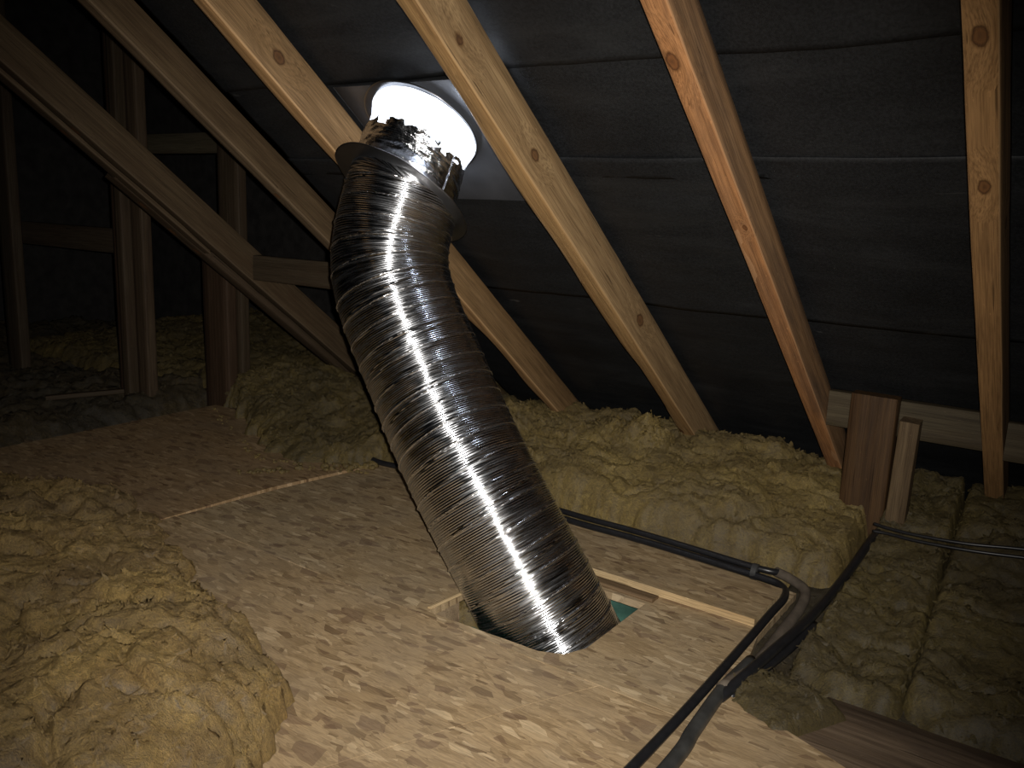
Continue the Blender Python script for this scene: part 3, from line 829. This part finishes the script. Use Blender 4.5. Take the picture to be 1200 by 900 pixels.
# crumbs scattered on the boards, too many to count
bm = bmesh.new()
def crumb(bm, p, r):
    g = bmesh.ops.create_icosphere(bm, subdivisions=2, radius=1)
    s = random.random() * 50
    for v in g['verts']:
        k = 1 + .55 * float(perlin(v.co.x * 1.3 + s, v.co.y * 1.3, v.co.z * 1.3))
        v.co = Vector((v.co.x * r * k * random.uniform(.95, 1.05), v.co.y * r * k, v.co.z * r * .7 * k)) + Vector(p)
for q in range(46):
    t = random.random()
    x = -2.33 + .30 * t + random.gauss(0, .012); y = 1.72 + .36 * t + random.gauss(0, .014)
    r = random.uniform(.004, .015) * (.6 + .7 * t)
    crumb(bm, (x, y, r * .5 + .001), r)
for q in range(60):
    x = random.uniform(-3.15, -2.0); y = float(np.interp(x, [-3.15, -2.9, -2.4, -2.0], [2.22, 2.12, 1.88, 2.02])) - abs(random.gauss(0, .02))
    r = random.uniform(.003, .008)
    crumb(bm, (x, y, r * .5 + .001), r)
me = bpy.data.meshes.new('wool_crumbs'); bm.to_mesh(me); bm.free()
for p in me.polygons: p.use_smooth = True
tag(link('wool_crumbs', me, wool_y), 'crumbs of yellow wool scattered along the board joint left of the duct', 'insulation', kind='stuff')

# ---------------------------------------------------------------- tubes, cables
def smooth_path(P, n):
    P = [Vector(p) for p in P]
    P = [2 * P[0] - P[1]] + P + [2 * P[-1] - P[-2]]
    out = []
    for i in range(1, len(P) - 2):
        a, b_, c, d = P[i - 1:i + 3]
        for k in range(n):
            u = k / n
            out.append(.5 * ((2 * b_) + (-a + c) * u + (2 * a - 5 * b_ + 4 * c - d) * u * u + (-a + 3 * b_ - 3 * c + d) * u ** 3))
    out.append(P[-2])
    return out
def frames(path):
    P = np.array([tuple(p) for p in path]); Tn = np.gradient(P, axis=0); Tn /= np.linalg.norm(Tn, axis=1)[:, None]
    up = np.array([0., 0, 1]) if abs(Tn[0][2]) < .9 else np.array([1., 0, 0])
    U = np.zeros_like(P); u = up - Tn[0] * (up @ Tn[0]); u /= np.linalg.norm(u)
    for i in range(len(P)):
        u = u - Tn[i] * (u @ Tn[i]); u /= np.linalg.norm(u); U[i] = u
    return P, Tn, U, np.cross(Tn, U)
def tube(name, pts, r, mat, label=None, cat=None, n=8, ring=14, parent=None, group=None):
    path = smooth_path(pts, n)
    P, Tn, U, W = frames(path)
    a = np.linspace(0, 2 * np.pi, ring, endpoint=False)
    V = P[:, None, :] + r * (np.cos(a)[None, :, None] * U[:, None, :] + np.sin(a)[None, :, None] * W[:, None, :])
    V = V.reshape(-1, 3)
    me = bpy.data.meshes.new(name)
    F = grid_faces(len(P), ring, True).tolist()
    F += [tuple(range(ring)), tuple(reversed(range((len(P) - 1) * ring, len(P) * ring)))]
    me.from_pydata(V.tolist(), [], F); me.update()
    for p in me.polygons: p.use_smooth = True
    o = link(name, me, mat, parent)
    if label: tag(o, label, cat, group)
    return o
tube('cable', [(-.545, .60, .0135), (-.540, 1.134, .0135), (-.54, 1.339, .0135), (-.545, 1.601, .0135), (-.552, 1.84, .0135), (-.556, 1.96, .0135), (-.585, 2.018, .014), (-.65, 2.035, .014),
               (-.869, 2.05, .014), (-1.029, 2.056, .014), (-1.229, 2.055, .014), (-1.7, 2.085, .014), (-1.917, 2.10, .016), (-2.03, 2.085, .02), (-2.129, 2.095, .03)],
     .0095, cable_m, 'black cable along the board edge that turns the corner and ends left of the duct', 'cable')
tube('cable', [(-.60, 2.085, .020), (-.66, 2.062, .024), (-.872, 2.070, .026), (-1.033, 2.078, .026), (-1.227, 2.078, .026), (-1.6, 2.11, .024), (-1.90, 2.12, .03)],
     .0085, cable_m, 'upper black cable of the run behind the raised board', 'cable')
tube('cable', [(-.494, .60, .0155), (-.492, 1.17, .0155), (-.502, 1.309, .0155), (-.512, 1.458, .0155), (-.508, 1.607, .0155)],
     .0135, conduit_m, 'grey-black conduit in the foreground right of the thin cable', 'conduit')
tube('cable', [(-.512, 1.46, .022), (-.500, 1.62, .010), (-.506, 1.796, .006), (-.512, 1.94, .006), (-.528, 2.03, .012), (-.575, 2.068, .016), (-.62, 2.085, .018)],
     .0125, brown_cab, 'dusty brown sleeve curving round the board corner beside the cables', 'cable')
tube('cable', [(-.508, 1.43, .012), (-.49, 1.515, .030), (-.478, 1.653, .032), (-.464, 1.863, .030), (-.457, 2.12, .045), (-.45, 2.30, .075), (-.447, 2.40, .08)],
     .011, cable_m, 'thick black cable running up the crease towards the dark block', 'cable')
tube('cable', [(-.496, 1.46, .008), (-.484, 1.56, .012), (-.466, 1.70, .014), (-.452, 1.85, .018)],
     .010, cable_m, 'second short black cable tucked under the crease cable', 'cable')
tube('cable', [(-.445, 2.31, .128), (-.41, 2.30, .128), (-.34, 2.29, .13), (-.22, 2.29, .138), (-.05, 2.31, .155), (.3, 2.33, .17)],
     .0042, cable_m, 'thin dark cable crossing the wool right of the block, upper one', 'cable', group=None)
tube('cable', [(-.44, 2.28, .118), (-.40, 2.28, .12), (-.33, 2.27, .122), (-.20, 2.27, .13), (0, 2.29, .146), (.3, 2.31, .158)],
     .0042, cable_m, 'thin dark cable crossing the wool right of the block, lower one', 'cable')
# tie round the bundle
P0, P1 = Vector((-.668, 2.047, .019)), Vector((-.655, 2.047, .019))
tube('cable_tie', [P0, P0 * .5 + P1 * .5, P1], .021, plain('tie_grey', (.05, .05, .05), .5), 'dark tie wrapped round the cable bundle at the board corner', 'cable tie')

# ---------------------------------------------------------------- the sun pipe
pipe = empty('flexible_duct', (-0.9343, 1.5754, -.1))
tag(pipe, 'ribbed silver flexible duct rising from the floor hatch to the roof', 'duct')
CP = [(-0.9343, 1.5754, -0.1005), (-1.0366, 1.5544, 0.0593), (-1.1923, 1.5502, 0.2647), (-1.3638, 1.5788, 0.4754), (-1.5152, 1.5957, 0.7253), (-1.5364, 1.654, 0.9201), (-1.5214, 1.676, 0.9701)]
path = smooth_path(CP, 40)
P = np.array([tuple(p) for p in path])
L = np.concatenate([[0], np.cumsum(np.linalg.norm(np.diff(P, axis=0), axis=1))])
LT = L[-1]
nst = int(LT / .0009)
t = np.linspace(0, LT, nst)
P = np.stack([np.interp(t, L, P[:, k]) for k in range(3)], -1)
# soften the resampled centre line
for _ in range(60):
    P[1:-1] = P[1:-1] * .5 + (P[:-2] + P[2:]) * .25
_, Tn, U, W = frames([tuple(p) for p in P])
NR = 176
a = np.linspace(0, 2 * np.pi, NR, endpoint=False)
R0 = .1480
ss = t[:, None]; aa = a[None, :]
pitch = .0052
hel = ss / pitch - aa / (2 * np.pi)
rr = R0 + .00062 * np.sin(2 * np.pi * hel) * (1 + .5 * perlin(ss * 30, np.cos(aa) * 2, np.sin(aa) * 2, 3))
ca, sa = np.cos(aa), np.sin(aa)
# coarse crimp every few ribs, where the wall has been stretched
crimp_n = .052
ph = ss / crimp_n - aa / (2 * np.pi)
glint = .9 * perlin(ca * 14, sa * 14, ss * 40, 13) + .9 * perlin(ca * 34, sa * 34, ss * 90, 14)
rr = rr + .0012 * (1 + .6 * glint) * np.exp(-((ph - np.round(ph)) * crimp_n / .0022) ** 2)
ph2 = ss / .145 - aa / (2 * np.pi) + .3
rr = rr + .0012 * (1 + glint) * np.exp(-((ph2 - np.round(ph2)) * .145 / .002) ** 2)
ca, sa = np.cos(aa), np.sin(aa)
rr = rr + perlin(ss * 3, ca * 1.0, sa * 1.0, 7) * .0022 + perlin(ss * 70, ca * 4, sa * 4, 8) * .0003 + perlin(ss * 16, ca * 2, sa * 2, 9) * .0005
dents = np.clip(perlin(ss * 34, ca * 7, sa * 7, 12) - .45, 0, 1) * .4
rr = rr - dents * .006
rr = np.broadcast_to(rr, (nst, NR))
tap = np.clip((ss - (LT - .05)) / .05, 0, 1)
rr = rr - tap * .004
V = P[:, None, :] + rr[..., None] * (ca[..., None] * U[:, None, :] + sa[..., None] * W[:, None, :])
V = V.reshape(-1, 3)
o = mesh_from('ribbed_tube', V, grid_faces(nst, NR, True), duct_m, pipe)
me = o.data
uvl = me.uv_layers.new(name='UVMap')
li = np.zeros(len(me.loops), dtype=np.int32); me.loops.foreach_get('vertex_index', li)
uvs = np.stack([(li % NR) / NR, (li // NR) / nst * LT], -1).astype(np.float32)
uvl.data.foreach_set('uv', uvs.ravel())

# crimped wire rib wound round the duct, glinting in short dashes
wire_m = plain('crimped_wire', (.95, .95, .96), .25, 1, .5, .03, 40)
nW = int(LT / .052 * 260)
tw = np.linspace(.01, LT - .03, nW)
ang = tw / .052 * 2 * np.pi + .8 * np.array([float(q) for q in perlin(tw * 9, 0 * tw, .5, 31)])
ctr = np.stack([np.interp(tw, t, P[:, k]) for k in range(3)], -1)
Uw = np.stack([np.interp(tw, t, U[:, k]) for k in range(3)], -1); Ww = np.stack([np.interp(tw, t, W[:, k]) for k in range(3)], -1)
Tw = np.stack([np.interp(tw, t, Tn[:, k]) for k in range(3)], -1)
rad = Uw * np.cos(ang)[:, None] + Ww * np.sin(ang)[:, None]
fi = np.clip((tw / LT * nst).astype(int), 0, nst - 1); fj = ((ang / (2 * np.pi)) % 1 * NR).astype(int) % NR
base_r = rr[fi, fj]
keep = perlin(tw * 140, 0 * tw, 1.5, 33) + .5 * perlin(tw * 900, 0 * tw, 2.5, 34) > -.28
wr = .0014 * (1 + .5 * perlin(tw * 3000, 0 * tw, 3.5, 35))
cw = ctr + rad * (base_r + .0006)[:, None] + Tw * (.0012 * perlin(tw * 2500, 0 * tw, .2, 36))[:, None]
q8 = np.linspace(0, 2 * np.pi, 6, endpoint=False)
VW = cw[:, None, :] + wr[:, None, None] * (np.cos(q8)[None, :, None] * rad[:, None, :] + np.sin(q8)[None, :, None] * Tw[:, None, :])
FW_ = grid_faces(nW, 6, True)
FW_ = FW_[np.repeat(keep[:-1], 6)]
ow = mesh_from('wire_rib', VW.reshape(-1, 3), FW_, wire_m, pipe)
ow['label'] = 'fine crimped wire wound round the duct in bright dashes'

def ring_plate(name, c, nrm, ri, ro, th, mat, parent, wob=.0015, lip=0.0, seed=0):
    c, nrm = Vector(c), Vector(nrm).normalized()
    u = nrm.orthogonal().normalized(); v_ = nrm.cross(u)
    prof = [(ri, 0), (ri + .004, 0), (ro - .004, 0), (ro, lip), (ro, lip + th), (ro - .004, th), (ri + .004, th), (ri, th)]
    n = 120; V = []; F = []
    for i in range(n):
        an = 2 * math.pi * i / n
        wv = float(perlin(math.cos(an) * 1.5, math.sin(an) * 1.5, seed)) * wob
        for (r, h) in prof:
            k = (r - ri) / (ro - ri)
            p = c + (u * math.cos(an) + v_ * math.sin(an)) * r + nrm * (h + wv * k * 3)
            V.append(tuple(p))
    m_ = len(prof)
    for i in range(n):
        for j in range(m_):
            F.append((i * m_ + j, ((i + 1) % n) * m_ + j, ((i + 1) % n) * m_ + (j + 1) % m_, i * m_ + (j + 1) % m_))
    o = mesh_from(name, V, F, mat, parent, smooth=False)
    return o
LOWC = Vector((-1.537, 1.6518, 0.9275)); UPC = Vector((-1.4676, 1.6518, 1.0927))
collar = empty('roof_collar', LOWC)
tag(collar, 'short bright metal collar with round flanges joining the duct to the roof', 'collar')
ln = Vector((.12, .60, .80)).normalized()
o = ring_plate('lower_flange', LOWC, ln, .130, .192, .0022, flange_m, collar, wob=.0022, seed=2)
o['label'] = 'wide thin grey flange at the top of the ribbed duct'
ax = (UPC - LOWC)
def loft(name, secs, mat, parent, n=128, jag=None, crink=.0):
    V = []; uv = []
    sc = []
    # insert sections
    M_ = 30
    ts = np.linspace(0, 1, M_)
    ks = np.linspace(0, 1, len(secs))
    cen = np.array([[np.interp(q, ks, [s[0][k] for s in secs]) for k in range(3)] for q in ts])
    nor = np.array([[np.interp(q, ks, [s[1][k] for s in secs]) for k in range(3)] for q in ts])
    rad = np.array([np.interp(q, ks, [s[2] for s in secs]) for q in ts])
    for i in range(M_):
        nn = Vector(nor[i]).normalized(); u = (Vector((1, 0, 0)) - nn * nn.x).normalized(); v_ = nn.cross(u)
        for j in range(n):
            an = 2 * math.pi * j / n
            r = rad[i] + (float(perlin(math.cos(an) * 4, math.sin(an) * 4, i * .35, 6)) * .004 + float(perlin(math.cos(an) * 11, math.sin(an) * 11, i * .9, 16)) * .0016) * crink
            sh = 0
            if jag and i > M_ * .6:
                sh = float(perlin(math.cos(an) * 3.5, math.sin(an) * 3.5, .5, 21)) * jag * (i / M_ - .6) / .4 + float(perlin(math.cos(an) * 12, math.sin(an) * 12, .5, 22)) * jag * .3 * (i / M_ - .6) / .4
            V.append(tuple(Vector(cen[i]) + (u * math.cos(an) + v_ * math.sin(an)) * r + nn * sh))
    o = mesh_from(name, V, grid_faces(M_, n, True), mat, parent)
    me = o.data
    uvl = me.uv_layers.new(name='UVMap')
    li = np.zeros(len(me.loops), dtype=np.int32); me.loops.foreach_get('vertex_index', li)
    uvl.data.foreach_set('uv', np.stack([(li % n) / n * 2, (li // n) / M_ * .4], -1).astype(np.float32).ravel())
    return o
lo_c = LOWC + ln * .002
mid = LOWC.lerp(UPC, .6) + NV * .004
o = loft('collar_tube', [(lo_c, ln, .138), (LOWC.lerp(UPC, .33), ln.lerp(NV, .4), .1395), (mid, ln.lerp(NV, .8), .136)], collar_m, collar, jag=.024, crink=.7)
o['label'] = 'crinkled shiny metal collar tube'
o = loft('collar_glow_ring', [(LOWC.lerp(UPC, .5), ln.lerp(NV, .6), .134), (LOWC.lerp(UPC, .8) + Vector((.006, -.003, 0)), NV, .130), (UPC - NV * .004 + Vector((.010, -.004, 0)), NV, .139)], glow_m, collar, crink=.3)  # added emissive band, painted glare above the foil edge
o['label'] = 'added self-glowing ring for the white glare at the top of the collar'
o = ring_plate('upper_flange', UPC - Vector((.006, 0, 0)), NV, .125, .153, .003, flange_m, collar, wob=.001, seed=5)
o['label'] = 'thin round flange against the roof'
# flashing plate behind the collar, between the two rafters
nm = plain('flashing_sheet', (.06, .062, .068), .28, 0, .6, .25, 9, .001)
me = timber_mesh(.424, .506, .003, seed=120, seg=16, rough=.003)
tag(place_timber('flashing_sheet', me, nm, roof(-1.4337, 1.0673, 1.1711), roof(-1.4337, 1.4136, 1.1711), NV), 'glossy dark flashing sheet behind the collar between two rafters', 'flashing')
